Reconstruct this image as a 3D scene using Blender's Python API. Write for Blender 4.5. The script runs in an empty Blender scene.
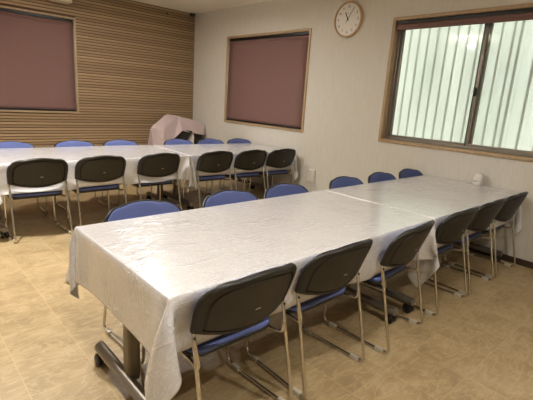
import bpy, bmesh, math, random
import numpy as np
from mathutils import Vector, Matrix
random.seed(4); rng = np.random.default_rng(7)
PI = math.pi
S = bpy.context.scene
COL = S.collection

# ------------------------------------------------------------------ materials
class NT:
    def __init__(s, name):
        s.m = bpy.data.materials.new(name); s.m.use_nodes = True
        s.t = s.m.node_tree; s.t.nodes.clear()
        s.out = s.n('ShaderNodeOutputMaterial')
    def n(s, kind, props=None, **ins):
        nd = s.t.nodes.new(kind)
        for k, v in (props or {}).items(): setattr(nd, k, v)
        for k, v in ins.items(): s.set(nd, k, v)
        return nd
    def set(s, nd, k, v):
        k = k.replace('_', ' ')
        sock = nd.inputs[int(k[1:])] if (k[0] == 'i' and k[1:].isdigit()) else nd.inputs[k]
        if isinstance(v, bpy.types.NodeSocket): s.t.links.new(v, sock)
        elif isinstance(v, bpy.types.Node): s.t.links.new(v.outputs[0], sock)
        else: sock.default_value = v
    def math(s, op, a, b=0.0, c=0.0):
        return s.n('ShaderNodeMath', {'operation': op}, i0=a, i1=b, i2=c).outputs[0]
    def ramp(s, fac, stops):
        r = s.n('ShaderNodeValToRGB', Fac=fac); e = r.color_ramp.elements
        while len(e) < len(stops): e.new(0.5)
        for el, (p, c) in zip(e, stops):
            el.position = p; el.color = (*c, 1) if len(c) == 3 else c
        return r.outputs[0]
    def mix(s, f, a, b, mode='MIX'):
        m = s.n('ShaderNodeMix', {'data_type': 'RGBA', 'blend_type': mode})
        s.set(m, 'i0', f); s.set(m, 'i6', a); s.set(m, 'i7', b)
        return m.outputs[2]
    def bsdf(s, **k):
        b = s.n('ShaderNodeBsdfPrincipled', None, **k); s.t.links.new(b.outputs[0], s.out.inputs[0]); return b
    def bump(s, h, strength=.3, dist=.01):
        return s.n('ShaderNodeBump', None, Height=h, Strength=strength, Distance=dist).outputs[0]
    def coord(s, which='Object', scale=(1, 1, 1)):
        c = s.n('ShaderNodeTexCoord').outputs[which]
        return s.n('ShaderNodeMapping', None, Vector=c, Scale=scale).outputs[0]

def rgb(r, g, b):
    f = lambda c: (c/255/12.92 if c/255 < .04045 else ((c/255+.055)/1.055)**2.4)
    return (f(r), f(g), f(b), 1)

def plain(name, col, rough=.5, metal=0.0, noise=.06, nscale=60, bump=.0, **k):
    t = NT(name); co = t.coord()
    nz = t.n('ShaderNodeTexNoise', None, Vector=co, Scale=nscale, Detail=4.0)
    f = t.math('MULTIPLY_ADD', nz.outputs[0], noise*2, 1-noise)
    c = t.mix(1.0, col, t.n('ShaderNodeCombineColor', None, Red=f, Green=f, Blue=f).outputs[0], 'MULTIPLY')
    kw = dict(Base_Color=c, Roughness=rough, Metallic=metal, **k)
    if bump: kw['Normal'] = t.bump(nz.outputs[0], bump, .002)
    t.bsdf(**kw); return t.m

M = {}
M['shell'] = plain('dark_brown_plastic', rgb(31, 28, 23), .45, bump=.15, nscale=400)
M['blue'] = plain('blue_upholstery', rgb(86, 98, 150), .85, noise=.12, nscale=300, bump=.3)
M['chrome'] = plain('chrome_steel', rgb(214, 210, 202), .2, 1.0, noise=.03)
M['greymetal'] = plain('grey_painted_steel', rgb(128, 120, 110), .38, .55, noise=.03)
M['greypole'] = plain('taupe_painted_steel', rgb(120, 110, 92), .45, .2, noise=.03)
M['black'] = plain('black_plastic', rgb(22, 21, 20), .4)
M['glide'] = plain('clear_grey_plastic', rgb(190, 182, 165), .35)
M['white'] = plain('white_plastic', rgb(226, 222, 214), .4, noise=.02)
M['label'] = plain('pale_label', rgb(190, 186, 176), .5)
M['laminate'] = plain('table_laminate', rgb(190, 182, 168), .4)
M['alu'] = plain('bronze_aluminium', rgb(138, 132, 122), .4, .5, noise=.03)
M['darkalu'] = plain('dark_aluminium', rgb(48, 42, 38), .45, .4)
M['ceiling'] = plain('ceiling_board', rgb(236, 230, 216), .9, noise=.03, nscale=30)
M['base'] = plain('dark_brown_baseboard', rgb(62, 44, 32), .5)
M['wallpl'] = plain('plain_wall', rgb(205, 196, 178), .9, noise=.03)
M['ribshade'] = plain('rib_shade_grey', rgb(206, 210, 202), .6)  # grey that paints in the shade along the sheet ribs
M['beige'] = plain('beige_plastic', rgb(214, 200, 172), .5)

def timber(name, c0, c1, axis):
    t = NT(name); sc = [14, 14, 14]; sc[axis] = 1.2
    nz = t.n('ShaderNodeTexNoise', None, Vector=t.coord('Object', sc), Scale=3.0, Detail=6.0, Roughness=.6)
    c = t.ramp(nz.outputs[0], [(.3, c0[:3]), (.7, c1[:3])])
    t.bsdf(Base_Color=c, Roughness=.45, Normal=t.bump(nz.outputs[0], .1, .002)); return t.m
M['timber'] = timber('timber_frame', rgb(164, 138, 106), rgb(186, 160, 126), 2)
M['clockwood'] = timber('clock_rim_wood', rgb(178, 146, 110), rgb(200, 168, 130), 2)

def blind_mat():
    t = NT('maroon_blind_fabric'); co = t.coord('Object', (260, 260, 260))
    nz = t.n('ShaderNodeTexNoise', None, Vector=co, Scale=1.0, Detail=2.0)
    c = t.ramp(nz.outputs[0], [(.3, rgb(114, 84, 79)[:3]), (.7, rgb(127, 95, 89)[:3])])
    t.bsdf(Base_Color=c, Roughness=.8, Normal=t.bump(nz.outputs[0], .15, .001)); return t.m
M['blind'] = blind_mat()

PITCH = .0425
def slat_mat():
    t = NT('ribbed_wood_panel')
    sx = t.n('ShaderNodeSeparateXYZ', None, Vector=t.coord())
    row = t.math('FLOOR', t.math('DIVIDE', sx.outputs[2], PITCH))
    # boards are 1.8 m long lengths of ribbing, tone changes from rib to rib
    wn = t.n('ShaderNodeTexWhiteNoise', {'noise_dimensions': '1D'}, W=row)
    nz = t.n('ShaderNodeTexNoise', None, Vector=t.coord('Object', (1.2, 20, 90)), Scale=2.0, Detail=6.0, Roughness=.65)
    f = t.math('ADD', t.math('MULTIPLY', wn.outputs[0], .5), t.math('MULTIPLY', nz.outputs[0], .6))
    c = t.ramp(f, [(.2, rgb(140, 116, 88)[:3]), (.55, rgb(164, 138, 104)[:3]), (.9, rgb(184, 158, 122)[:3])])
    t.bsdf(Base_Color=c, Roughness=.6, Normal=t.bump(nz.outputs[0], .15, .002)); return t.m
M['slat'] = slat_mat()
M['slatback'] = plain('panel_groove', rgb(92, 68, 46), .8)

def paper_mat():
    t = NT('streaked_wallpaper')
    nz = t.n('ShaderNodeTexNoise', None, Vector=t.coord('Object', (38, 38, 2.2)), Scale=1.5, Detail=5.0, Roughness=.65)
    n2 = t.n('ShaderNodeTexNoise', None, Vector=t.coord('Object', (90, 90, 8)), Scale=1.5, Detail=3.0)
    f = t.math('ADD', t.math('MULTIPLY', nz.outputs[0], .65), t.math('MULTIPLY', n2.outputs[0], .35))
    c = t.ramp(f, [(.3, rgb(206, 201, 190)[:3]), (.5, rgb(214, 209, 198)[:3]), (.7, rgb(221, 217, 207)[:3])])
    t.bsdf(Base_Color=c, Roughness=.75, Normal=t.bump(f, .35, .004)); return t.m
M['paper'] = paper_mat()

def floor_mat():
    t = NT('stone_look_floor_tile'); T = .3048
    co = t.n('ShaderNodeTexCoord').outputs['Object']
    sx = t.n('ShaderNodeSeparateXYZ', None, Vector=co)
    ux = t.math('DIVIDE', t.math('ADD', sx.outputs[0], 3.742+T*20), T); uy = t.math('DIVIDE', t.math('ADD', sx.outputs[1], 6.253+T*20), T)
    fx = t.math('FRACT', ux); fy = t.math('FRACT', uy)
    ex = t.math('MINIMUM', fx, t.math('SUBTRACT', 1.0, fx)); ey = t.math('MINIMUM', fy, t.math('SUBTRACT', 1.0, fy))
    e = t.math('MINIMUM', ex, ey)
    seam = t.math('LESS_THAN', e, .006)
    cell = t.n('ShaderNodeCombineXYZ', None, X=t.math('FLOOR', ux), Y=t.math('FLOOR', uy))
    wn = t.n('ShaderNodeTexWhiteNoise', {'noise_dimensions': '3D'}, Vector=cell)
    shift = t.n('ShaderNodeVectorMath', {'operation': 'MULTIPLY_ADD'}, i0=wn.outputs[1], i1=(9, 9, 9), i2=co)
    # stone clouding and pale veins, each tile cut from another place
    nz = t.n('ShaderNodeTexNoise', None, Vector=shift, Scale=5.0, Detail=8.0, Roughness=.62, Distortion=.6)
    mp = t.n('ShaderNodeMapping', None, Vector=shift, Rotation=(0, 0, .5), Scale=(3, 9, 1))
    vn = t.n('ShaderNodeTexNoise', None, Vector=mp, Scale=1.3, Detail=6.0, Roughness=.6, Distortion=1.6)
    vein = t.math('SUBTRACT', 1.0, t.math('MULTIPLY', t.math('ABSOLUTE', t.math('SUBTRACT', vn.outputs[0], .5)), 22.0))
    vein = t.math('MAXIMUM', vein, 0.0)
    f = t.math('ADD', nz.outputs[0], t.math('MULTIPLY', t.math('SUBTRACT', wn.outputs[0], .5), .10))
    c = t.ramp(f, [(.28, rgb(152, 130, 94)[:3]), (.5, rgb(172, 149, 110)[:3]), (.72, rgb(186, 164, 126)[:3])])
    c = t.mix(t.math('MULTIPLY', vein, .38), c, rgb(214, 192, 150))
    c = t.mix(t.math('MULTIPLY', seam, .6), c, rgb(206, 184, 138))
    t.bsdf(Base_Color=c, Roughness=.42, Normal=t.bump(t.math('SUBTRACT', nz.outputs[0], t.math('MULTIPLY', seam, .3)), .06, .002)); return t.m
M['floor'] = floor_mat()

def cloth_mat(name, seed):
    t = NT(name)
    uv = t.n('ShaderNodeTexCoord').outputs['UV']
    co = t.n('ShaderNodeVectorMath', {'operation': 'ADD'}, i0=uv, i1=(seed*3.7, seed*1.9, 0)).outputs[0]
    # woven damask scrolls
    ds = t.n('ShaderNodeTexNoise', None, Vector=co, Scale=9.0, Detail=1.0, Distortion=2.4)
    band = t.math('ABSOLUTE', t.math('SUBTRACT', t.math('FRACT', t.math('MULTIPLY', ds.outputs[0], 7.0)), .5))
    dam = t.n('ShaderNodeMapRange', None, Value=band, From_Min=.16, From_Max=.22).outputs[0]
    c = t.mix(dam, rgb(222, 221, 222), rgb(213, 211, 212))
    # crinkles of the vinyl: long creases and small dents
    def crease(rot, sx, sy, sc, width):
        m = t.n('ShaderNodeMapping', None, Vector=co, Rotation=(0, 0, rot), Scale=(sx, sy, 1))
        n = t.n('ShaderNodeTexNoise', None, Vector=m, Scale=sc, Detail=1.0, Roughness=.5, Distortion=.5)
        a = t.math('ABSOLUTE', t.math('SUBTRACT', n.outputs[0], .5))
        return t.math('MAXIMUM', t.math('SUBTRACT', 1.0, t.math('MULTIPLY', a, width)), 0.0)
    c1 = crease(.6, 2.0, 9.0, 1.1, 42.0); c2 = crease(-.5, 2.0, 11.0, 1.3, 46.0); c3 = crease(1.5, 3, 12, 1.4, 46.0)
    dent = t.n('ShaderNodeTexNoise', None, Vector=co, Scale=26.0, Detail=3.0, Roughness=.6)
    big = t.n('ShaderNodeTexNoise', None, Vector=co, Scale=3.5, Detail=2.0)
    patch = t.n('ShaderNodeMapRange', None, Value=t.n('ShaderNodeTexNoise', None, Vector=co, Scale=5.5, Detail=1.0).outputs[0], From_Min=.46, From_Max=.60).outputs[0]
    h = t.math('ADD', t.math('ADD', t.math('MULTIPLY', c1, 1.3), t.math('MULTIPLY', c2, 1.1)), t.math('ADD', t.math('MULTIPLY', c3, 1.0), t.math('MULTIPLY', dent.outputs[0], .25)))
    h = t.math('MULTIPLY', h, t.math('MULTIPLY_ADD', patch, .85, .15))
    h = t.math('ADD', h, t.math('MULTIPLY', big.outputs[0], 3.0))
    h = t.math('ADD', h, t.math('MULTIPLY', dam, .12))
    nrm = t.bump(h, .5, .0024)
    r = t.math('MULTIPLY_ADD', dam, .06, .13)
    t.bsdf(Base_Color=c, Roughness=r, Normal=nrm, Specular_IOR_Level=.65, Coat_Weight=.55, Coat_Roughness=.06, Coat_Normal=nrm)
    return t.m
M['clothA'] = cloth_mat('damask_vinyl_near', 1); M['clothB'] = cloth_mat('damask_vinyl_far', 5)

def sheet_mat():
    t = NT('pink_dust_sheet')
    nz = t.n('ShaderNodeTexNoise', None, Vector=t.coord(), Scale=9.0, Detail=5.0)
    d = t.n('ShaderNodeBsdfPrincipled', None, Base_Color=rgb(218, 198, 195), Roughness=.5, Normal=t.bump(nz.outputs[0], .5, .02))
    tr = t.n('ShaderNodeBsdfTranslucent', None, Color=rgb(218, 198, 195))
    mx = t.n('ShaderNodeMixShader', None, i0=.2, i1=d, i2=tr); t.t.links.new(mx.outputs[0], t.out.inputs[0]); return t.m
M['sheet'] = sheet_mat()

def mesh_panel_mat():
    t = NT('perforated_black_mesh')
    v = t.n('ShaderNodeTexVoronoi', {'feature': 'F1'}, Vector=t.coord('Object', (28, 28, 28)), Scale=1.0, Randomness=.0)
    c = t.mix(t.math('LESS_THAN', v.outputs[0], .24), rgb(24, 20, 18), rgb(96, 84, 72))
    t.bsdf(Base_Color=c, Roughness=.6); return t.m
M['mesh'] = mesh_panel_mat()

def glass_mat():
    t = NT('wired_window_glass')
    sx = t.n('ShaderNodeSeparateXYZ', None, Vector=t.coord())
    a = t.math('ADD', sx.outputs[1], sx.outputs[2]); b = t.math('SUBTRACT', sx.outputs[1], sx.outputs[2])
    la = t.math('LESS_THAN', t.math('FRACT', t.math('DIVIDE', a, .03)), .10)
    lb = t.math('LESS_THAN', t.math('FRACT', t.math('DIVIDE', b, .03)), .10)
    wire = t.math('MAXIMUM', la, lb)
    tr = t.n('ShaderNodeBsdfTransparent', None, Color=(.9, .93, .92, 1))
    gl = t.n('ShaderNodeBsdfGlossy', None, Color=(1, 1, 1, 1), Roughness=.03)
    lw = t.n('ShaderNodeFresnel', None, IOR=1.45)
    g = t.n('ShaderNodeMixShader', None, i0=lw.outputs[0], i1=tr, i2=gl)
    df = t.n('ShaderNodeBsdfDiffuse', None, Color=rgb(150, 150, 144))
    mx = t.n('ShaderNodeMixShader', None, i0=t.math('MULTIPLY', wire, .10), i1=g, i2=df)
    t.t.links.new(mx.outputs[0], t.out.inputs[0]); return t.m
M['glass'] = glass_mat()

def poly_mat():
    t = NT('white_corrugated_plastic')
    nz = t.n('ShaderNodeTexNoise', None, Vector=t.coord('Object', (2, 2, .8)), Scale=1.2, Detail=3.0)
    c = t.ramp(nz.outputs[0], [(.3, rgb(226, 230, 222)[:3]), (.7, rgb(242, 244, 238)[:3])])
    d = t.n('ShaderNodeBsdfPrincipled', None, Base_Color=c, Roughness=.5)
    tr = t.n('ShaderNodeBsdfTranslucent', None, Color=c)
    mx = t.n('ShaderNodeMixShader', None, i0=.55, i1=d, i2=tr); t.t.links.new(mx.outputs[0], t.out.inputs[0]); return t.m
M['poly'] = poly_mat()

# ------------------------------------------------------------------ mesh helpers
def obj(name, bm, mat, parent=None, smooth=True, angle=40):
    bmesh.ops.recalc_face_normals(bm, faces=bm.faces[:])
    me = bpy.data.meshes.new(name); bm.to_mesh(me); bm.free()
    me.materials.append(mat)
    if smooth:
        me.polygons.foreach_set('use_smooth', [True]*len(me.polygons))
        me.set_sharp_from_angle(angle=math.radians(angle))
    o = bpy.data.objects.new(name, me); COL.objects.link(o)
    if parent: o.parent = parent
    return o
def thing(name, label, cat, loc=(0, 0, 0), rz=0, group=None):
    o = bpy.data.objects.new(name, None); COL.objects.link(o); o.empty_display_size = .1
    o.location = loc; o.rotation_euler = (0, 0, rz); return tag(o, label, cat, group)
def tag(o, label, cat, group=None):
    o['label'] = label; o['category'] = cat
    if group: o['group'] = group
    return o
def struct(o): o['kind'] = 'structure'; return o
def dup(root, loc, rz, label, group=None):
    r = root.copy(); COL.objects.link(r); r.location = loc; r.rotation_euler = (0, 0, rz); r['label'] = label
    if group: r['group'] = group
    for ch in list(root.children):
        c = ch.copy(); COL.objects.link(c); c.parent = r
        for g in list(ch.children):
            d = g.copy(); COL.objects.link(d); d.parent = c
    return r

def box(bm, x0, x1, y0, y1, z0, z1, bev=0, seg=2, mat=None):
    vs = [bm.verts.new(p) for p in ((x0,y0,z0),(x1,y0,z0),(x1,y1,z0),(x0,y1,z0),(x0,y0,z1),(x1,y0,z1),(x1,y1,z1),(x0,y1,z1))]
    fs = [bm.faces.new([vs[i] for i in q]) for q in ((3,2,1,0),(4,5,6,7),(0,1,5,4),(1,2,6,5),(2,3,7,6),(3,0,4,7))]
    if bev:
        es = list({e for f in fs for e in f.edges})
        r = bmesh.ops.bevel(bm, geom=es, offset=bev, segments=seg, profile=.6, affect='EDGES')
        vs = list({v for f in r['faces'] for v in f.verts} | {v for v in vs if v.is_valid})
    if mat is not None: bmesh.ops.transform(bm, matrix=mat, verts=vs)
    return bm
def nbox(*a, **k): return box(bmesh.new(), *a, **k)

def fillet(pts, r, n=6):
    pts = [Vector(p) for p in pts]; out = [pts[0]]
    for i in range(1, len(pts)-1):
        a, b, c = pts[i-1], pts[i], pts[i+1]
        ri = r[i-1] if isinstance(r, (list, tuple)) else r
        d = min(ri, (a-b).length*.49, (c-b).length*.49)
        p, q = b+(a-b).normalized()*d, b+(c-b).normalized()*d
        for k in range(n+1):
            t = k/n; out.append(p*(1-t)**2+b*2*t*(1-t)+q*t*t)
    out.append(pts[-1]); return out
def tube(bm, pts, rad, n=10, cap=True):
    pts = [Vector(p) for p in pts]; rings = []; up = None
    for i, p in enumerate(pts):
        d = (pts[min(i+1, len(pts)-1)]-pts[max(i-1, 0)]).normalized()
        if up is None:
            up = Vector((0, 0, 1)) if abs(d.z) < .9 else Vector((1, 0, 0))
        u = (up-d*up.dot(d)).normalized(); v = d.cross(u); up = u
        r = rad[i] if isinstance(rad, (list, tuple)) else rad
        rings.append([bm.verts.new(p+(u*math.cos(2*PI*k/n)+v*math.sin(2*PI*k/n))*r) for k in range(n)])
    for a, b in zip(rings, rings[1:]):
        for k in range(n): bm.faces.new((a[k], a[(k+1) % n], b[(k+1) % n], b[k]))
    if cap: bm.faces.new(rings[0][::-1]); bm.faces.new(rings[-1])
    return bm
def rings_mesh(bm, rings, cap0=True, cap1=True):
    R = [[bm.verts.new(p) for p in r] for r in rings]; n = len(R[0])
    for a, b in zip(R, R[1:]):
        for k in range(n): bm.faces.new((a[k], a[(k+1) % n], b[(k+1) % n], b[k]))
    def cap(r):
        c = bm.verts.new(sum((v.co for v in r), Vector())/n)
        for k in range(n): bm.faces.new((r[k], r[(k+1) % n], c))
    if cap0: cap(R[0])
    if cap1: cap(R[-1])
    return bm
def lathe(bm, prof, n=32, mat=None):
    rings = [[Vector((r*math.cos(2*PI*k/n), r*math.sin(2*PI*k/n), z)) for k in range(n)] for r, z in prof]
    if mat is not None: rings = [[mat @ p for p in r] for r in rings]
    return rings_mesh(bm, rings)

# ------------------------------------------------------------------ camera (solved from the photograph's straight edges)
Rv, Uv, Fv = Vector((.7293, -.6814, .0625)), None, None
yaw, pit, rol = .75310, -.23730, .06680
Fv = Vector((math.sin(yaw)*math.cos(pit), math.cos(yaw)*math.cos(pit), math.sin(pit)))
r0 = Vector((math.cos(yaw), -math.sin(yaw), 0)); u0 = r0.cross(Fv)
Rv = r0*math.cos(rol)+u0*math.sin(rol); Uv = u0*math.cos(rol)-r0*math.sin(rol)
cam = bpy.data.cameras.new('camera'); co = bpy.data.objects.new('camera', cam); COL.objects.link(co)
co.matrix_world = Matrix(((Rv.x, Uv.x, -Fv.x, -4.412), (Rv.y, Uv.y, -Fv.y, -6.917), (Rv.z, Uv.z, -Fv.z, 1.394), (0, 0, 0, 1)))
cam.sensor_width = 36; cam.lens = 414.84/533*36; cam.clip_start = .02
S.camera = co

# ------------------------------------------------------------------ room shell
CE = 2.807; XL, YF = -7.2, -9.6
struct(obj('floor', nbox(XL-.1, .2, YF-.1, .2, -.1, 0), M['floor'], smooth=False))
struct(obj('ceiling', nbox(XL-.1, .2, YF-.1, .2, CE, CE+.1), M['ceiling'], smooth=False))
struct(obj('wall_left', nbox(XL-.1, XL, YF, 0, 0, CE), M['wallpl'], smooth=False))
struct(obj('wall_front', nbox(XL, 0, YF-.1, YF, 0, CE), M['wallpl'], smooth=False))
W2 = (-2.877, -1.004, .968, 2.364); W3 = (-6.14, -4.114, .99, 2.383); W1 = (-3.97, -2.097, .986, 2.389)
bm = bmesh.new()                                   # right wall, a slab with two openings
ys = [YF, W3[0], W3[1], W2[0], W2[1], .16]
for i in range(5):
    h = {1: W3, 3: W2}.get(i)
    if h: box(bm, 0, .16, ys[i], ys[i+1], 0, h[2]); box(bm, 0, .16, ys[i], ys[i+1], h[3], CE)
    else: box(bm, 0, .16, ys[i], ys[i+1], 0, CE)
struct(obj('wall_right', bm, M['paper'], smooth=False))
# back wall: backing slab with opening, ribbed boards in front as one continuous panelling
bm = bmesh.new()
box(bm, XL, W1[0], .012, .16, 0, CE); box(bm, W1[1], 0.0, .012, .16, 0, CE)
box(bm, W1[0], W1[1], .012, .16, 0, W1[2]); box(bm, W1[0], W1[1], .012, .16, W1[3], CE)
wb = struct(obj('wall_back', bm, M['slatback'], smooth=False))
bm = bmesh.new()
def rib(x0, x1, z0, z1):
    b = .005
    prof = [(.013, z0), (b*.9, z0+.001), (0.0, z0+b), (0.0, z1-b), (b*.9, z1-.001), (.013, z1)]
    rings_mesh(bm, [[Vector((x, y, z)) for y, z in prof] for x in (x0, x1)])
k = 1
while (k+1)*PITCH < CE:
    z0, z1 = k*PITCH, (k+1)*PITCH-.010
    if z1 > W1[2] and z0 < W1[3]: rib(XL, W1[0], z0, z1); rib(W1[1], -.001, z0, z1)
    else: rib(XL, -.001, z0, z1)
    k += 1
obj('ribbed_panelling', bm, M['slat'], wb, smooth=False)
struct(obj('baseboard_right', nbox(-.012, 0, YF, -.014, 0, .062, bev=.003), M['base']))
struct(obj('baseboard_back', nbox(XL, 0, -.012, .0, 0, .062, bev=.003), M['base']))

# windows. local frame: u along the wall, v up, w = depth into the wall; map to world
def wpos(wall, u0, u1, w0, w1, z0, z1):
    return (w0, w1, u0, u1, z0, z1) if wall == 'R' else (u0, u1, w0, w1, z0, z1)
def frame_bm(wall, a, t, w0, w1, bev=.003):
    u0, u1, z0, z1 = a; bm = bmesh.new()
    for q in ((u0, u0+t, z0, z1), (u1-t, u1, z0, z1), (u0+t, u1-t, z0, z0+t), (u0+t, u1-t, z1-t, z1)):
        box(bm, *wpos(wall, q[0], q[1], w0, w1, q[2], q[3]), bev=bev)
    return bm
def window(n, wall, a, t):
    fr = struct(obj('window_%d' % n, frame_bm(wall, a, t, -.014, .15), M['timber']))
    u0, u1, z0, z1 = a[0]+t, a[1]-t, a[2]+t, a[3]-t; mid = (u0+u1)/2; s = .05
    obj('outer_sash_frame', frame_bm(wall, (u0, u1, z0, z1), .028, .075, .15), M['alu'], fr)
    # two sliding sashes, one track behind the other
    for i, (p0, p1, w0) in enumerate(((mid-.03, u1-.02, .112), (u0+.02, mid+.03, .084))):
        sa = obj('sliding_sash', frame_bm(wall, (p0, p1, z0+.02, z1-.02), .036, w0, w0+.024), M['alu'], fr)
        obj('wired_glass_pane', nbox(*wpos(wall, p0+.034, p1-.034, w0+.009, w0+.014, z0+.054, z1-.054)), M['glass'], sa, smooth=False)
        if i == 1:
            obj('meeting_stile', nbox(*wpos(wall, p1-.004, p1+.006, w0-.002, w0+.03, z0+.02, z1-.02)), M['darkalu'], sa)
    b = nbox(*wpos(wall, mid-.004, mid+.022, .060, .084, 1.56, 1.64), bev=.004)
    box(b, *wpos(wall, mid+.004, mid+.014, .046, .062, 1.585, 1.65), bev=.003)
    obj('sash_latch', b, M['darkalu'], fr)
    return fr
window(1, 'B', W1, .026); window(2, 'R', W2, .036); window(3, 'R', W3, .036)

def blind(wall, a, t, drop, label):
    u0, u1, z0, z1 = a[0]+t+.012, a[1]-t-.012, a[2]+t, a[3]-t
    mid = (u0+u1)/2
    root = thing('roller_blind', label, 'blind', (0, mid, 0) if wall == 'R' else (mid, 0, 0))
    du, ww = (u1-u0)/2, .034
    L = lambda *q: wpos(wall, *q)
    obj('head_rail_and_shade', nbox(*L(-du, du, ww-.026, ww+.03, z1-.038, z1-.002), bev=.003), M['black'], root)  # rail, its black also painting in the shadow gap above the roller
    rz = z1-.066; A = (ww, -du+.006, rz) if wall == 'R' else (-du+.006, ww, rz); B = (ww, du-.006, rz) if wall == 'R' else (du-.006, ww, rz)
    obj('roller', tube(bmesh.new(), [A, B], .028 if drop else .034, 16), M['blind'], root)
    for s in (-1, 1):
        obj('bracket', nbox(*L(s*du-.004, s*du+.004, ww-.02, ww+.025, z1-.10, z1-.036), bev=.001), M['darkalu'], root)
    if drop:
        bm = bmesh.new(); n = 24; rows = []
        for j in range(n+1):
            z = rz - (rz-z0-.02)*j/n; row = []
            for i in range(13):
                u = -du+.003+(2*du-.006)*i/12; w = ww-.026+.0012*math.sin(i*1.7+j*.2)
                row.append(bm.verts.new((w, u, z) if wall == 'R' else (u, w, z)))
            rows.append(row)
        for j in range(n):
            for i in range(12): bm.faces.new((rows[j][i], rows[j][i+1], rows[j+1][i+1], rows[j+1][i]))
        f = obj('blind_fabric', bm, M['blind'], root)
        sm = f.modifiers.new('thickness', 'SOLIDIFY'); sm.thickness = .0012
        obj('bottom_bar', nbox(*L(-du+.016, du-.016, ww-.036, ww-.016, z0+.004, z0+.03), bev=.004), M['black'], root)
    else:
        obj('bottom_bar', nbox(*L(-du+.016, du-.016, ww-.045, ww-.028, rz-.034, rz-.012), bev=.004), M['blind'], root)
    return root
blind('B', W1, .026, True, 'maroon roller blind pulled down over window in the ribbed wood wall')
blind('R', W2, .036, True, 'maroon roller blind pulled down over window beside the corner, left of the clock')
blind('R', W3, .036, False, 'maroon roller blind rolled up above the bright sliding window')

# corrugated plastic screen outside window 3: two sheets of different pitch
def corrugated(y0, y1, x, pitch, label):
    bm = bmesh.new(); cols = []; y = y0
    while y < y1:
        for f, d in ((0, 0), (.10, -.014), (.80, -.014), (.90, 0)):
            yy = y+f*pitch
            if yy < y1: cols.append((x+d, yy))
        y += pitch
    cols.append((x, y1))
    R = [[bm.verts.new((cx, cy, z)) for cx, cy in cols] for z in (-.05, 3.0)]
    for i in range(len(cols)-1): bm.faces.new((R[0][i], R[0][i+1], R[1][i+1], R[1][i]))
    o = obj('corrugated_sheet', bm, M['poly'], smooth=False)
    sm = o.modifiers.new('thickness', 'SOLIDIFY'); sm.thickness = .003
    bm = bmesh.new(); y = y0
    while y < y1-pitch*.12:
        box(bm, x-.016, x-.002, y+.01*pitch, y+.16*pitch, -.05, 3.0); y += pitch
    obj('rib_shade_strip', bm, M['ribshade'], o, smooth=False)  # added grey strips stand for the shaded lines of the ribs
    return tag(o, label, 'panel')
corrugated(-5.215, -3.4, .58, .118, 'finely ribbed white plastic sheet outside the left sliding pane')
corrugated(-7.6, -5.212, .58, .165, 'widely ribbed white plastic sheet outside the right sliding pane')

# ------------------------------------------------------------------ chair
def back_outline(n=72):
    # x, t (t = height along the lean): pointed lower corners, big round shoulders, bowed lower edge
    P = []
    w, wt, h, r = .246, .252, .268, .125
    for i in range(9):  # lower edge left -> right, bowed
        u = -1+2*i/9; P.append((w*u, -.030*(1-u*u)))
    P.append((w, 0)); P.append((w+.002, .03)); P.append((wt, .08)); P.append((wt, h-r-.02))
    for i in range(1, 10):
        a = i/9*PI/2; P.append((wt-r+r*math.cos(a), h-r-.02+r*math.sin(a)))
    for i in range(1, 8):
        u = 1-2*i/8; P.append(((wt-r)*u, h-.02+.022*(1-u*u)))
    for i in range(0, 10):
        a = PI/2+i/9*PI/2; P.append((-(wt-r)+r*math.cos(a), h-r-.02+r*math.sin(a)))
    P += [(-wt, .08), (-w-.002, .03), (-w, 0)]
    P.pop(0)
    return P
OUT = back_outline()
LEAN = math.radians(20); BY, BZ = .120, .526; DISH = .052
def back_pt(x, t, d):
    # d > 0 towards the rear; shell is dished so its middle sits further back
    dish = DISH*(1-(x/.250)**2)
    d = d+dish-.004
    return Vector((x, BY-t*math.sin(LEAN)-d*math.cos(LEAN), BZ+t*math.cos(LEAN)-d*math.sin(LEAN)))
def back_ring(s, d, c=(0, .105)):
    return [back_pt(c[0]+(x-c[0])*s, c[1]+(t-c[1])*s, d) for x, t in OUT]
def rounded_rect(hx0, hx1, y0, y1, r, n=6, bow=0):
    P = []
    for cx, cy, a0 in ((hx1-r, y1-r, 0), (-(hx1-r), y1-r, PI/2), (-(hx0-r), y0+r, PI), (hx0-r, y0+r, 1.5*PI)):
        for k in range(n+1):
            a = a0+PI/2*k/n; P.append((cx+r*math.cos(a), cy+r*math.sin(a)))
    return P
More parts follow.
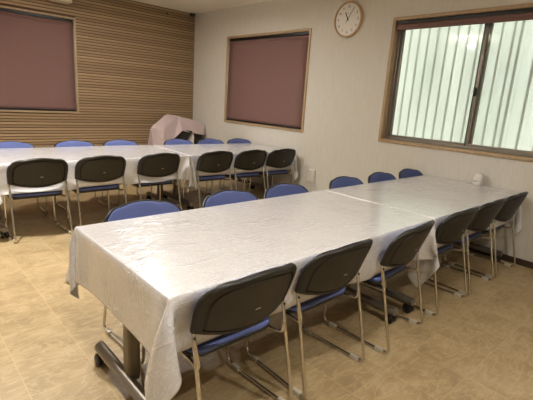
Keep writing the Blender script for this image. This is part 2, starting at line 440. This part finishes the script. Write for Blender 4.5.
def make_chair(label):
    t = thing('stacking_chair', label, 'chair')
    bs = obj('backrest', rings_mesh(bmesh.new(), [back_ring(s, d) for s, d in ((.12, -.012), (.3, -.012), (.5, -.012), (.7, -.012), (.93, -.012), (.985, -.012), (1, -.004), (1, .004), (.985, .010), (.95, .012), (.865, .0125), (.852, .003), (.832, .003), (.815, .0125), (.6, .014), (.35, .014), (.12, .014))]), M['shell'], t, angle=50)
    pl = []
    p = back_pt(.01, .085, .0135)
    obj('maker_plate', nbox(-.013, .013, -.0012, .0012, -.003, .003, mat=Matrix.Translation(p) @ Matrix.Rotation(LEAN, 4, 'X')), M['label'], bs, smooth=False)
    obj('back_cushion', rings_mesh(bmesh.new(), [back_ring(s, d) for s, d in ((.93, -.011), (.94, -.015), (.925, -.021), (.86, -.026), (.6, -.031), (.35, -.032), (.12, -.032))]), M['blue'], t, angle=60)
    # seat: moulded tray below, upholstered pad above, front edge rolls down
    def seat_ring(s, z, grow=0.0):
        R = []
        for x, y in rounded_rect(.224, .234, .142, .525, .06):
            yy = .33+(y-.33)*s; xx = x*s
            dz = -.022*max(0, (yy-.425)/.1)**2 - .012*(1-(xx/.22)**2)*max(0, 1-(yy-.14)/.15)
            R.append(Vector((xx, yy, z+dz)))
        return R
    obj('seat_tray', rings_mesh(bmesh.new(), [seat_ring(s, z) for s, z in ((.6, .376), (.93, .378), (.985, .385), (1, .395), (.985, .399))]), M['shell'], t, angle=60)
    obj('seat_cushion', rings_mesh(bmesh.new(), [seat_ring(s, z) for s, z in ((.98, .398), (1.0, .404), (1.0, .412), (.975, .419), (.9, .4235), (.6, .425))]), M['blue'], t, angle=60)
    for s in (-1, 1):
        bm = bmesh.new()
        pts = fillet([back_pt(s*.232, .045, -.006), back_pt(s*.236, .004, -.004), (s*.239, .0, .012), (s*.220, .472, .012), (s*.212, .475, .368), (s*.212, .16, .368), (s*.226, .082, .372), (s*.2375, .112, .50)],
                     [.012, .045, .05, .05, .03, .05])
        tube(bm, pts, .0085, 10)
        f = obj('sled_frame', bm, M['chrome'], t, angle=60)
        for y in (.065, .40):
            x = s*(.239-.019*y/.472)
            obj('floor_glide', nbox(x-.012, x+.012, y-.026, y+.026, .0, .026, bev=.004), M['glide'], f)
        obj('fixing_screw', lathe(bmesh.new(), [(.0055, 0), (.0055, .004), (.003, .006)], 10, Matrix.Translation((s*.2375, .106, .505)) @ Matrix.Rotation(PI/2, 4, 'X')), M['black'], f)
    for y in (.20, .40):
        obj('cross_bar', tube(bmesh.new(), [(-.212, y, .367), (.212, y, .367)], .008, 8), M['black'], t)
    return t

NF = 'chairs along the front side of the near table'; NB = 'chairs along the far side of the near table'
BF = 'chairs along the front side of the back table'; BB = 'chairs along the far side of the back table'
CH = [ # x of chair centre, y of the rear feet, yaw (deg; 0 = faces the back wall), group, label
 (-3.397, -5.850, 0, NF, 'dark-backed chair nearest the camera, at the front left corner of the near table'),
 (-2.822, -5.845, 0, NF, 'second dark-backed chair from the left on the front side of the near table'),
 (-2.158, -5.865, 5, NF, 'slightly turned dark-backed chair on the near table front, left of the hanging cloth corners'),
 (-1.479, -5.850, 0, NF, 'dark-backed chair just right of the hanging cloth corners on the near table front'),
 (-0.933, -5.850, 0, NF, 'dark-backed chair second from the right wall on the near table front'),
 (-0.380, -5.850, 0, NF, 'dark-backed chair closest to the right wall on the near table front'),
 (-3.330, -4.675, 180, NB, 'blue chair at the left end of the far side of the near table'),
 (-2.695, -4.675, 180, NB, 'second blue chair from the left behind the near table'),
 (-2.155, -4.675, 180, NB, 'third blue chair behind the near table, just left of the wall outlet'),
 (-1.395, -4.675, 180, NB, 'fourth blue chair behind the near table, just right of the wall outlet'),
 (-0.815, -4.675, 180, NB, 'blue chair behind the near table, second from the right wall'),
 (-0.255, -4.675, 180, NB, 'blue chair behind the near table, closest to the right wall'),
 (-3.410, -2.900, 0, BF, 'dark-backed chair at the far left of the front side of the back table'),
 (-2.840, -2.890, 0, BF, 'second dark-backed chair from the left on the front side of the back table'),
 (-2.196, -2.880, 0, BF, 'third dark-backed chair on the back table front, left of the hanging cloth point'),
 (-1.462, -2.900, -2, BF, 'dark-backed chair just right of the hanging cloth point on the back table front'),
 (-0.910, -2.920, -2, BF, 'dark-backed chair second from the right wall on the back table front'),
 (-0.380, -2.940, -2, BF, 'dark-backed chair closest to the right wall on the back table front'),
 (-3.395, -1.630, 180, BB, 'blue chair behind the back table, at its left end below the left blind'),
 (-2.725, -1.630, 180, BB, 'second blue chair from the left behind the back table'),
 (-2.155, -1.630, 180, BB, 'third blue chair behind the back table, just left of the pink sheet'),
 (-1.310, -1.640, 180, BB, 'blue chair behind the back table in front of the pink dust sheet'),
 (-0.780, -1.680, 178, BB, 'blue chair behind the back table at the right edge of the pink sheet'),
 (-0.262, -1.720, 178, BB, 'blue chair behind the back table, closest to the right wall'),
]
proto = None
for x, y, a, g, lab in CH:
    if proto is None:
        proto = make_chair(lab); proto.location = (x, y, 0); proto.rotation_euler = (0, 0, math.radians(a)); proto['group'] = g
    else: dup(proto, (x, y, 0), math.radians(a), lab, g)

# ------------------------------------------------------------------ tables and their draped cloths
H = .697
def table(cx, cy, rz, L, D, feet, label):
    t = thing('folding_table', label, 'table', (cx, cy, 0), rz, 'white folding tables set end to end')
    obj('tabletop', nbox(-L/2, L/2, -D/2, D/2, H-.030, H, bev=.006), M['laminate'], t)
    for fx in feet:
        cx_ = max(-L/2+.062, min(L/2-.062, fx))
        lg = obj('leg_column', nbox(cx_-.03, cx_+.03, -.055, .011, .08, H-.06, bev=.014, seg=3), M['greypole'], t)
        obj('foot_bar', tube(bmesh.new(), [(fx, -.45, .087), (fx, -.445, .087), (fx, .30, .087), (fx, .305, .087)], [.024, .029, .029, .024], 20), M['greymetal'], lg)
        obj('top_bracket', nbox(cx_-.03, cx_+.03, -.32, .32, H-.062, H-.028, bev=.006), M['greymetal'], lg)
        for s in (-1, 1):
            y = -.072+s*.335; b = bmesh.new()
            for dx in (-.019, .019):
                lathe(b, [(.0, -.012), (.026, -.013), (.033, -.008), (.033, .008), (.026, .013), (.0, .012)], 20, Matrix.Translation((fx+dx, y+s*.008, .033)) @ Matrix.Rotation(PI/2, 4, 'Y'))
            box(b, fx-.008, fx+.008, y-.014, y+.014, .024, .056, bev=.003)
            box(b, fx-.030, fx+.030, y-.004, y+.022, .044, .062, bev=.006)
            obj('caster', b, M['black'], t)
    obj('stretcher_rail', tube(bmesh.new(), [(feet[0]+.06, -.02, .50), (feet[-1], -.02, .50)], .016, 12), M['greymetal'], t)
    return t

def drape(name, mat, cx, cy, rz, L, D, dropx, dropy, label, xmin=None, xmax=None, seed=0):
    """Cloth laid over the table: its skirt falls by position-based dynamics against table, chairs and neighbours."""
    r = np.random.default_rng(seed)
    zt = H+.003; hx, hy = L/2+.007, D/2+.007
    def axis(h, d0, d1):
        n = int(round(2*h/.045)); inner = np.linspace(-h, h, n+1); inner = np.concatenate([[-h], [-h+.010], inner[1:-1], [h-.010], [h]])
        k0, k1 = int(round(d0/.030)), int(round(d1/.030))
        return np.concatenate([-h-np.arange(k0, 0, -1)*d0/max(k0, 1), inner, h+np.arange(1, k1+1)*d1/max(k1, 1)]) if k0 and k1 else None
    U, V = axis(hx, dropx[0], dropx[1]), axis(hy, dropy[0], dropy[1])
    nu, nv = len(U), len(V)
    X = np.zeros((nu, nv, 3)); X[..., 0] = U[:, None]; X[..., 1] = V[None, :]; X[..., 2] = zt
    rest = X.copy()
    inside = (np.abs(X[..., 0]) <= hx+1e-6) & (np.abs(X[..., 1]) <= hy+1e-6)
    w = np.where(inside, 0.0, 1.0)
    # start: skirt folded down 60 degrees so that it falls quickly and evenly
    ox = np.sign(X[..., 0])*np.maximum(np.abs(X[..., 0])-hx, 0); oy = np.sign(X[..., 1])*np.maximum(np.abs(X[..., 1])-hy, 0)
    kk = np.where((ox != 0) & (oy != 0), .15, .45); X[..., 0] -= ox*kk; X[..., 1] -= oy*kk; X[..., 2] -= np.sqrt(ox**2+oy**2)*.8
    X += r.normal(0, .0025, X.shape)*w[..., None]
    P = X.copy(); Vv = np.zeros_like(X)
    cons = []
    def add(sl_a, sl_b, k):
        a, b = X[sl_a], X[sl_b]
        d0 = np.linalg.norm(rest[sl_a]-rest[sl_b], axis=-1)
        cons.append((sl_a, sl_b, d0, w[sl_a], w[sl_b], k))
    s_ = slice
    for st in (0, 1):
        n = (nu-1-st)//2*2+st; na = len(range(st, nu-1, 2)); add((s_(st, st+2*na-1, 2), s_(None)), (s_(st+1, st+2*na, 2), s_(None)), 1.0)
        na = len(range(st, nv-1, 2)); add((s_(None), s_(st, st+2*na-1, 2)), (s_(None), s_(st+1, st+2*na, 2)), 1.0)
    for su in (0, 1):
        na = len(range(su, nu-1, 2))
        add((s_(su, su+2*na-1, 2), s_(0, nv-1)), (s_(su+1, su+2*na, 2), s_(1, nv)), .25)
        add((s_(su, su+2*na-1, 2), s_(1, nv)), (s_(su+1, su+2*na, 2), s_(0, nv-1)), .25)
    for st in range(4):   # bending
        na = len(range(st, nu-2, 4)); add((s_(st, st+4*na-3, 4), s_(None)), (s_(st+2, st+4*na-1, 4), s_(None)), .12)
        na = len(range(st, nv-2, 4)); add((s_(None), s_(st, st+4*na-3, 4)), (s_(None), s_(st+2, st+4*na-1, 4)), .12)
    ca, sa = math.cos(rz), math.sin(rz)
    chairs = []
    for x, y, a, g, lab in CH:
        dx, dy = x-cx, y-cy; lx, ly = ca*dx+sa*dy, -sa*dx+ca*dy
        if abs(lx) < L/2+.45 and abs(ly) < D/2+.4: chairs.append((lx, ly, 1 if abs(a) < 90 else -1))
    th = .004
    def collide(X):
        x, y, z = X[..., 0], X[..., 1], X[..., 2]
        for lx, ly, f in chairs:            # backrest plate and seat pad
            near = np.abs(x-lx) < .238
            yb = (y-ly)*f
            lim = .126-(z-.5)*.36+.03*(np.abs(x-lx)/.24)**2
            m = near & (z > .515) & (z < .685) & (yb < lim) & (yb > -.1); y[m] = (ly+f*lim)[m]
            m = (np.abs(x-lx) < .232) & (yb > .10) & (yb < .54) & (z < .431) & (z > .33); z[m] = .431
        m = (np.abs(x) < L/2+th) & (np.abs(y) < D/2+th) & (z < zt-.001)
        ex = L/2+th-np.abs(x); ey = D/2+th-np.abs(y)
        mx = m & (ex < ey); my = m & ~mx & (z > H-.05)
        x[mx] = (np.sign(x)*(L/2+th))[mx]; y[my] = (np.sign(y)*(D/2+th))[my]
        if xmax is not None: np.minimum(x, xmax, out=x)
        if xmin is not None: np.maximum(x, xmin, out=x)
        np.maximum(z, .012, out=z)
    dt = 1/60
    for step in range(170):
        Vv[..., 2] -= 9.8*dt; Vv *= .965
        P = X + Vv*dt*w[..., None]
        for it in range(14):
            for A, B, d0, wa, wb_, k in cons:
                a, b = P[A], P[B]; d = b-a; ln = np.linalg.norm(d, axis=-1)+1e-9
                ws = wa+wb_; c = np.where(ws > 0, k*(ln-d0)/(ln*np.maximum(ws, 1e-9)), 0)[..., None]*d
                P[A] = a+c*wa[..., None]; P[B] = b-c*wb_[..., None]
            if it % 3 == 1: collide(P)
        collide(P); P[inside] = rest[inside]
        Vv = (P-X)/dt*w[..., None]; X = P
    me = bpy.data.meshes.new(name)
    idx = np.arange(nu*nv).reshape(nu, nv)
    f = np.stack([idx[:-1, :-1], idx[1:, :-1], idx[1:, 1:], idx[:-1, 1:]], -1).reshape(-1, 4)
    me.from_pydata(X.reshape(-1, 3).tolist(), [], f.tolist())
    uvl = me.uv_layers.new(name='flat'); uvs = rest.reshape(-1, 3)[:, :2]
    uvl.data.foreach_set('uv', uvs[f.reshape(-1)].reshape(-1))
    me.polygons.foreach_set('use_smooth', [True]*len(me.polygons)); me.materials.append(mat)
    o = bpy.data.objects.new(name, me); COL.objects.link(o)
    o.location = (cx, cy, 0); o.rotation_euler = (0, 0, rz)
    sb = o.modifiers.new('smooth', 'SUBSURF'); sb.levels = 1; sb.render_levels = 2
    so = o.modifiers.new('thickness', 'SOLIDIFY'); so.thickness = .0012; so.offset = 1
    return tag(o, label, 'tablecloth', 'vinyl tablecloths on the folding tables')

def rotc(flx, fly, L, D, a):
    c, s = math.cos(a), math.sin(a); return flx+c*L/2-s*D/2, fly+s*L/2+c*D/2
A4 = math.radians(-2.0); L4, D4 = 1.700, .96; c4 = rotc(-1.768, -2.745, L4, D4, A4)
TB = [
 (-2.7625, -5.2625, 0, 1.945, .945, (-.938, .715), 'near left', M['clothA'], None, 1.945/2+.011),
 (-0.8925, -5.2625, 0, 1.735, .945, (-.92, .78), 'near right', M['clothA'], -1.735/2-.011, .8875),
 (-2.7675, -2.2500, 0, 1.945, 1.01, (-.925, .86), 'back left', M['clothB'], None, 1.945/2+.011),
 (c4[0], c4[1], A4, L4, D4, (-.80, .72), 'back right', M['clothB'], -L4/2-.011, L4/2+.012),
]
TL = {'near left': 'folding table nearest the camera, grey foot and black caster at its left end',
      'near right': 'folding table of the near row that ends against the right wall below the bright window',
      'back left': 'folding table at the left of the back row, below the left blind',
      'back right': 'folding table at the right of the back row, ending at the right wall'}
CL = {'near left': 'glossy off-white vinyl cloth with creases draped over the table nearest the camera',
      'near right': 'glossy off-white vinyl cloth on the near row table, reflecting the bright window',
      'back left': 'off-white vinyl cloth over the left table of the back row',
      'back right': 'off-white vinyl cloth over the right table of the back row, hanging corner by the outlet'}
for i, (cx, cy, rz, L, D, feet, nm, mat, xmin, xmax) in enumerate(TB):
    table(cx, cy, rz, L, D, feet, TL[nm])
    e = .27
    drape('tablecloth', mat, cx, cy, rz, L, D, ((e, .37), (.33, .26), (e, .29), (.28, e))[i], ((.275, .28) if i < 2 else (.28, .28)), CL[nm], xmin, xmax, seed=i+3)

# ------------------------------------------------------------------ wall clock
CX, CZ, CR = -3.484, 2.415, .212
ck = thing('wall_clock', 'round white wall clock with wooden rim high on the wall between two windows', 'clock', (0, CX, CZ))
TOW = Matrix(((0, 0, -1, 0), (-1, 0, 0, 0), (0, 1, 0, 0), (0, 0, 0, 1)))      # local x->-y, y->z, z->-x (out of the wall)
obj('rim', lathe(bmesh.new(), [(CR-.03, .001), (CR-.004, .001), (CR, .012), (CR-.003, .036), (CR-.012, .042), (CR-.022, .036), (CR-.024, .024)], 64, TOW), M['clockwood'], ck)
obj('dial', lathe(bmesh.new(), [(CR-.03, .010), (CR-.022, .012), (CR-.022, .024), (CR-.03, .0245)], 64, TOW), M['white'], ck)
bm = bmesh.new()
for n in range(12):
    cu = bpy.data.curves.new('numeral', 'FONT'); cu.body = str(n or 12); cu.size = .042; cu.align_x = 'CENTER'; cu.align_y = 'CENTER'; cu.extrude = .0006
    to = bpy.data.objects.new('numeral', cu); COL.objects.link(to)
    bpy.context.view_layer.update()
    me = bpy.data.meshes.new_from_object(to.evaluated_get(bpy.context.evaluated_depsgraph_get()))
    a = PI/2-n*PI/6; me.transform(TOW @ Matrix.Translation((math.cos(a)*.148, math.sin(a)*.148, .0255)))
    bm.from_mesh(me); bpy.data.meshes.remove(me); bpy.data.objects.remove(to); bpy.data.curves.remove(cu)
obj('numerals', bm, M['black'], ck, smooth=False)
def hand(name, deg, ln, tail, wd, z):
    m = TOW @ Matrix.Translation((0, 0, z)) @ Matrix.Rotation(-math.radians(deg), 4, 'Z')
    return obj(name, nbox(-wd/2, wd/2, -tail, ln, 0, .0015, mat=m), M['black'], ck, smooth=False)
hand('hour_hand', -27, .095, .02, .012, .028); hand('minute_hand', 33, .15, .05, .006, .031)
obj('hub', lathe(bmesh.new(), [(.008, .025), (.008, .034), (.004, .036)], 16, TOW), M['black'], ck)
obj('dial_mark', nbox(-.014, .014, .070, .074, .0247, .0256, mat=TOW), M['greymetal'], ck, smooth=False)

# ------------------------------------------------------------------ small fittings
oc = thing('outlet_cover', 'white outlet cover low on the right wall, seen beyond the near table', 'outlet', (0, -3.115, .39))
obj('cover', nbox(-.030, 0, -.062, .062, -.09, .09, bev=.008, seg=3), M['white'], oc)
obj('lid_seam', nbox(-.0315, -.028, -.050, .050, .035, .038), M['beige'], oc)
cs = thing('ceiling_sensor', 'tiny dark dome sensor on the ceiling in the corner above the ribbed wall', 'sensor', (-.13, -.12, CE))
obj('mount', lathe(bmesh.new(), [(.060, 0), (.066, -.010), (.060, -.022), (.050, -.026)], 24), M['white'], cs)
obj('dome', lathe(bmesh.new(), [(.054, -.024), (.053, -.044), (.040, -.068), (.018, -.080)], 24), M['black'], cs)
tag(obj('wall_hook', lathe(bmesh.new(), [(.010, 0), (.010, .010), (.016, .012), (.016, .018), (.006, .020)], 14, Matrix.Translation((-.575, 0, 2.715)) @ Matrix.Rotation(PI/2, 4, 'X')), M['black']), 'small black peg high on the ribbed wood wall near the corner', 'hook')
wf = thing('wall_speaker', 'beige wall-mounted box at the top edge of the photo above the left blind', 'speaker', (-2.33, -.001, 2.55))
obj('body', nbox(-.14, .14, -.21, -.03, .0, .20, bev=.03, seg=4), M['beige'], wf)
obj('bracket', nbox(-.05, .05, -.05, 0, .04, .16, bev=.004), M['darkalu'], wf)
dv = thing('table_device', 'small white dome-topped device standing on the near table end against the right wall', 'device', (-.075, -5.352, H+.0045))
obj('base', lathe(bmesh.new(), [(.044, 0), (.050, .004), (.051, .022), (.046, .034), (.040, .036)], 32), M['white'], dv)
obj('dark_gap', lathe(bmesh.new(), [(.038, .034), (.039, .042)], 32), M['greymetal'], dv)
obj('dome', lathe(bmesh.new(), [(.040, .040), (.046, .044), (.047, .07), (.043, .095), (.033, .113), (.018, .122), (.005, .124)], 32, Matrix.Rotation(.10, 4, 'X')), M['white'], dv)

# ------------------------------------------------------------------ covered stack in the corner
rk = thing('folded_screen', 'black perforated panel unit with white stand in the corner under a pink sheet', 'screen', (-.60, -.40, 0))
def slab(pts, y0, y1, dx=.60, dy=.40):
    return rings_mesh(bmesh.new(), [[Vector((x+dx, y+dy, z)) for x, z in pts] for y in (y0, y1)])
obj('perforated_panel', slab([(-.60, .79), (-.365, .765), (-.74, .22), (-.97, .25)], -.575, -.545), M['mesh'], rk, smooth=False)
obj('side_panel', slab([(-.225, .80), (-.085, .78), (-.085, .05), (-.225, .05)], -.44, -.41), M['mesh'], rk, smooth=False)
obj('white_stand', slab([(-.335, .76), (-.435, .60), (-.47, .04), (-.32, .04), (-.305, .66)], -.535, -.515), M['white'], rk, smooth=False)
obj('base_frame', nbox(-.40, .50, -.02, .28, .0, .20, bev=.01), M['black'], rk)
obj('top_block', nbox(-.14, .08, .05, .28, .2, .97, bev=.03), M['greymetal'], rk)
V = dict(B=(-1.157,-.55,.824), C=(-.735,-.32,1.042), D=(-.498,-.32,1.008), I=(-.939,-.62,.831), G=(-.603,-.62,.773), H=(-.757,-.63,.643), J=(-.883,-.64,.575),
         A=(-1.245,-.62,.558), N=(-.985,-.67,.568), A0=(-1.29,-.64,.02), N0=(-1.01,-.70,.02), J0=(-.93,-.68,.02), T=(-1.06,-.60,.822), M=(-1.11,-.54,.55), M0=(-1.13,-.53,.02),
         E=(-.241,-.40,.945), F=(-.03,-.44,.885), Q=(-.022,-.47,.69), P=(-.307,-.56,.717), O=(-.10,-.53,.686),
         b=(-.86,-.10,.80), c=(-.56,-.12,.98), d=(-.40,-.12,.96), e=(-.24,-.06,.93), f=(-.03,-.06,.87), a=(-.96,-.10,.02), q=(-.022,-.08,.66))
bm = bmesh.new(); vv = {k: bm.verts.new(p) for k, p in V.items()}
for fc in ('B C D I T', 'I D G H J N', 'N J J0 N0', 'B T M A', 'T I N M', 'A M M0 A0', 'M N N0 M0', 'D E P G', 'E F O P', 'F Q O', 'C c d D', 'B b c C', 'D d e E', 'E e f F', 'B A A0 a b', 'F f q Q'):
    bm.faces.new([vv[k] for k in fc.split()])
bmesh.ops.triangulate(bm, faces=bm.faces[:])
ds = obj('dust_sheet', bm, M['sheet'], angle=180)
sb = ds.modifiers.new('fine', 'SUBSURF'); sb.subdivision_type = 'SIMPLE'; sb.levels = 3; sb.render_levels = 4
sm = ds.modifiers.new('soften', 'SMOOTH'); sm.factor = .5; sm.iterations = 5
tx = bpy.data.textures.new('wrinkles', 'CLOUDS'); tx.noise_scale = .10
dm = ds.modifiers.new('wrinkle', 'DISPLACE'); dm.texture = tx; dm.strength = .02; dm.mid_level = .5; dm.texture_coords = 'LOCAL'
so = ds.modifiers.new('thickness', 'SOLIDIFY'); so.thickness = .0015
tag(ds, 'pale pink dust sheet draped over equipment in the corner behind the back table', 'dust sheet')

# ------------------------------------------------------------------ light
def area(name, loc, sx, sy, power, col, rot=(0, 0, 0)):
    l = bpy.data.lights.new(name, 'AREA'); l.shape = 'RECTANGLE'; l.size = sx; l.size_y = sy; l.energy = power; l.color = col
    o = bpy.data.objects.new(name, l); COL.objects.link(o); o.location = loc; o.rotation_euler = rot; return o
WARM = (1.0, .965, .92)
for i, (x, y, p) in enumerate(((-4.03, -3.2, 80), (-1.9, -1.9, 25), (-4.0, -6.3, 25), (-2.6, -7.3, 20))):
    area('ceiling_lamp', (x, y, CE-.14), .14, .07, p, WARM)                       # batten fitting: most light down, some up
    area('ceiling_lamp_upward', (x, y, CE-.15), .14, .07, p*.8, WARM, (PI, 0, 0))
w = bpy.data.worlds.new('daylight'); S.world = w; w.use_nodes = True
w.node_tree.nodes['Background'].inputs[0].default_value = (1.0, .975, .965, 1); w.node_tree.nodes['Background'].inputs[1].default_value = 3.0
S.view_settings.view_transform = 'Standard'; S.view_settings.look = 'None'; S.view_settings.gamma = 1.0
S.view_settings.use_curve_mapping = False; S.view_settings.exposure = 0.08
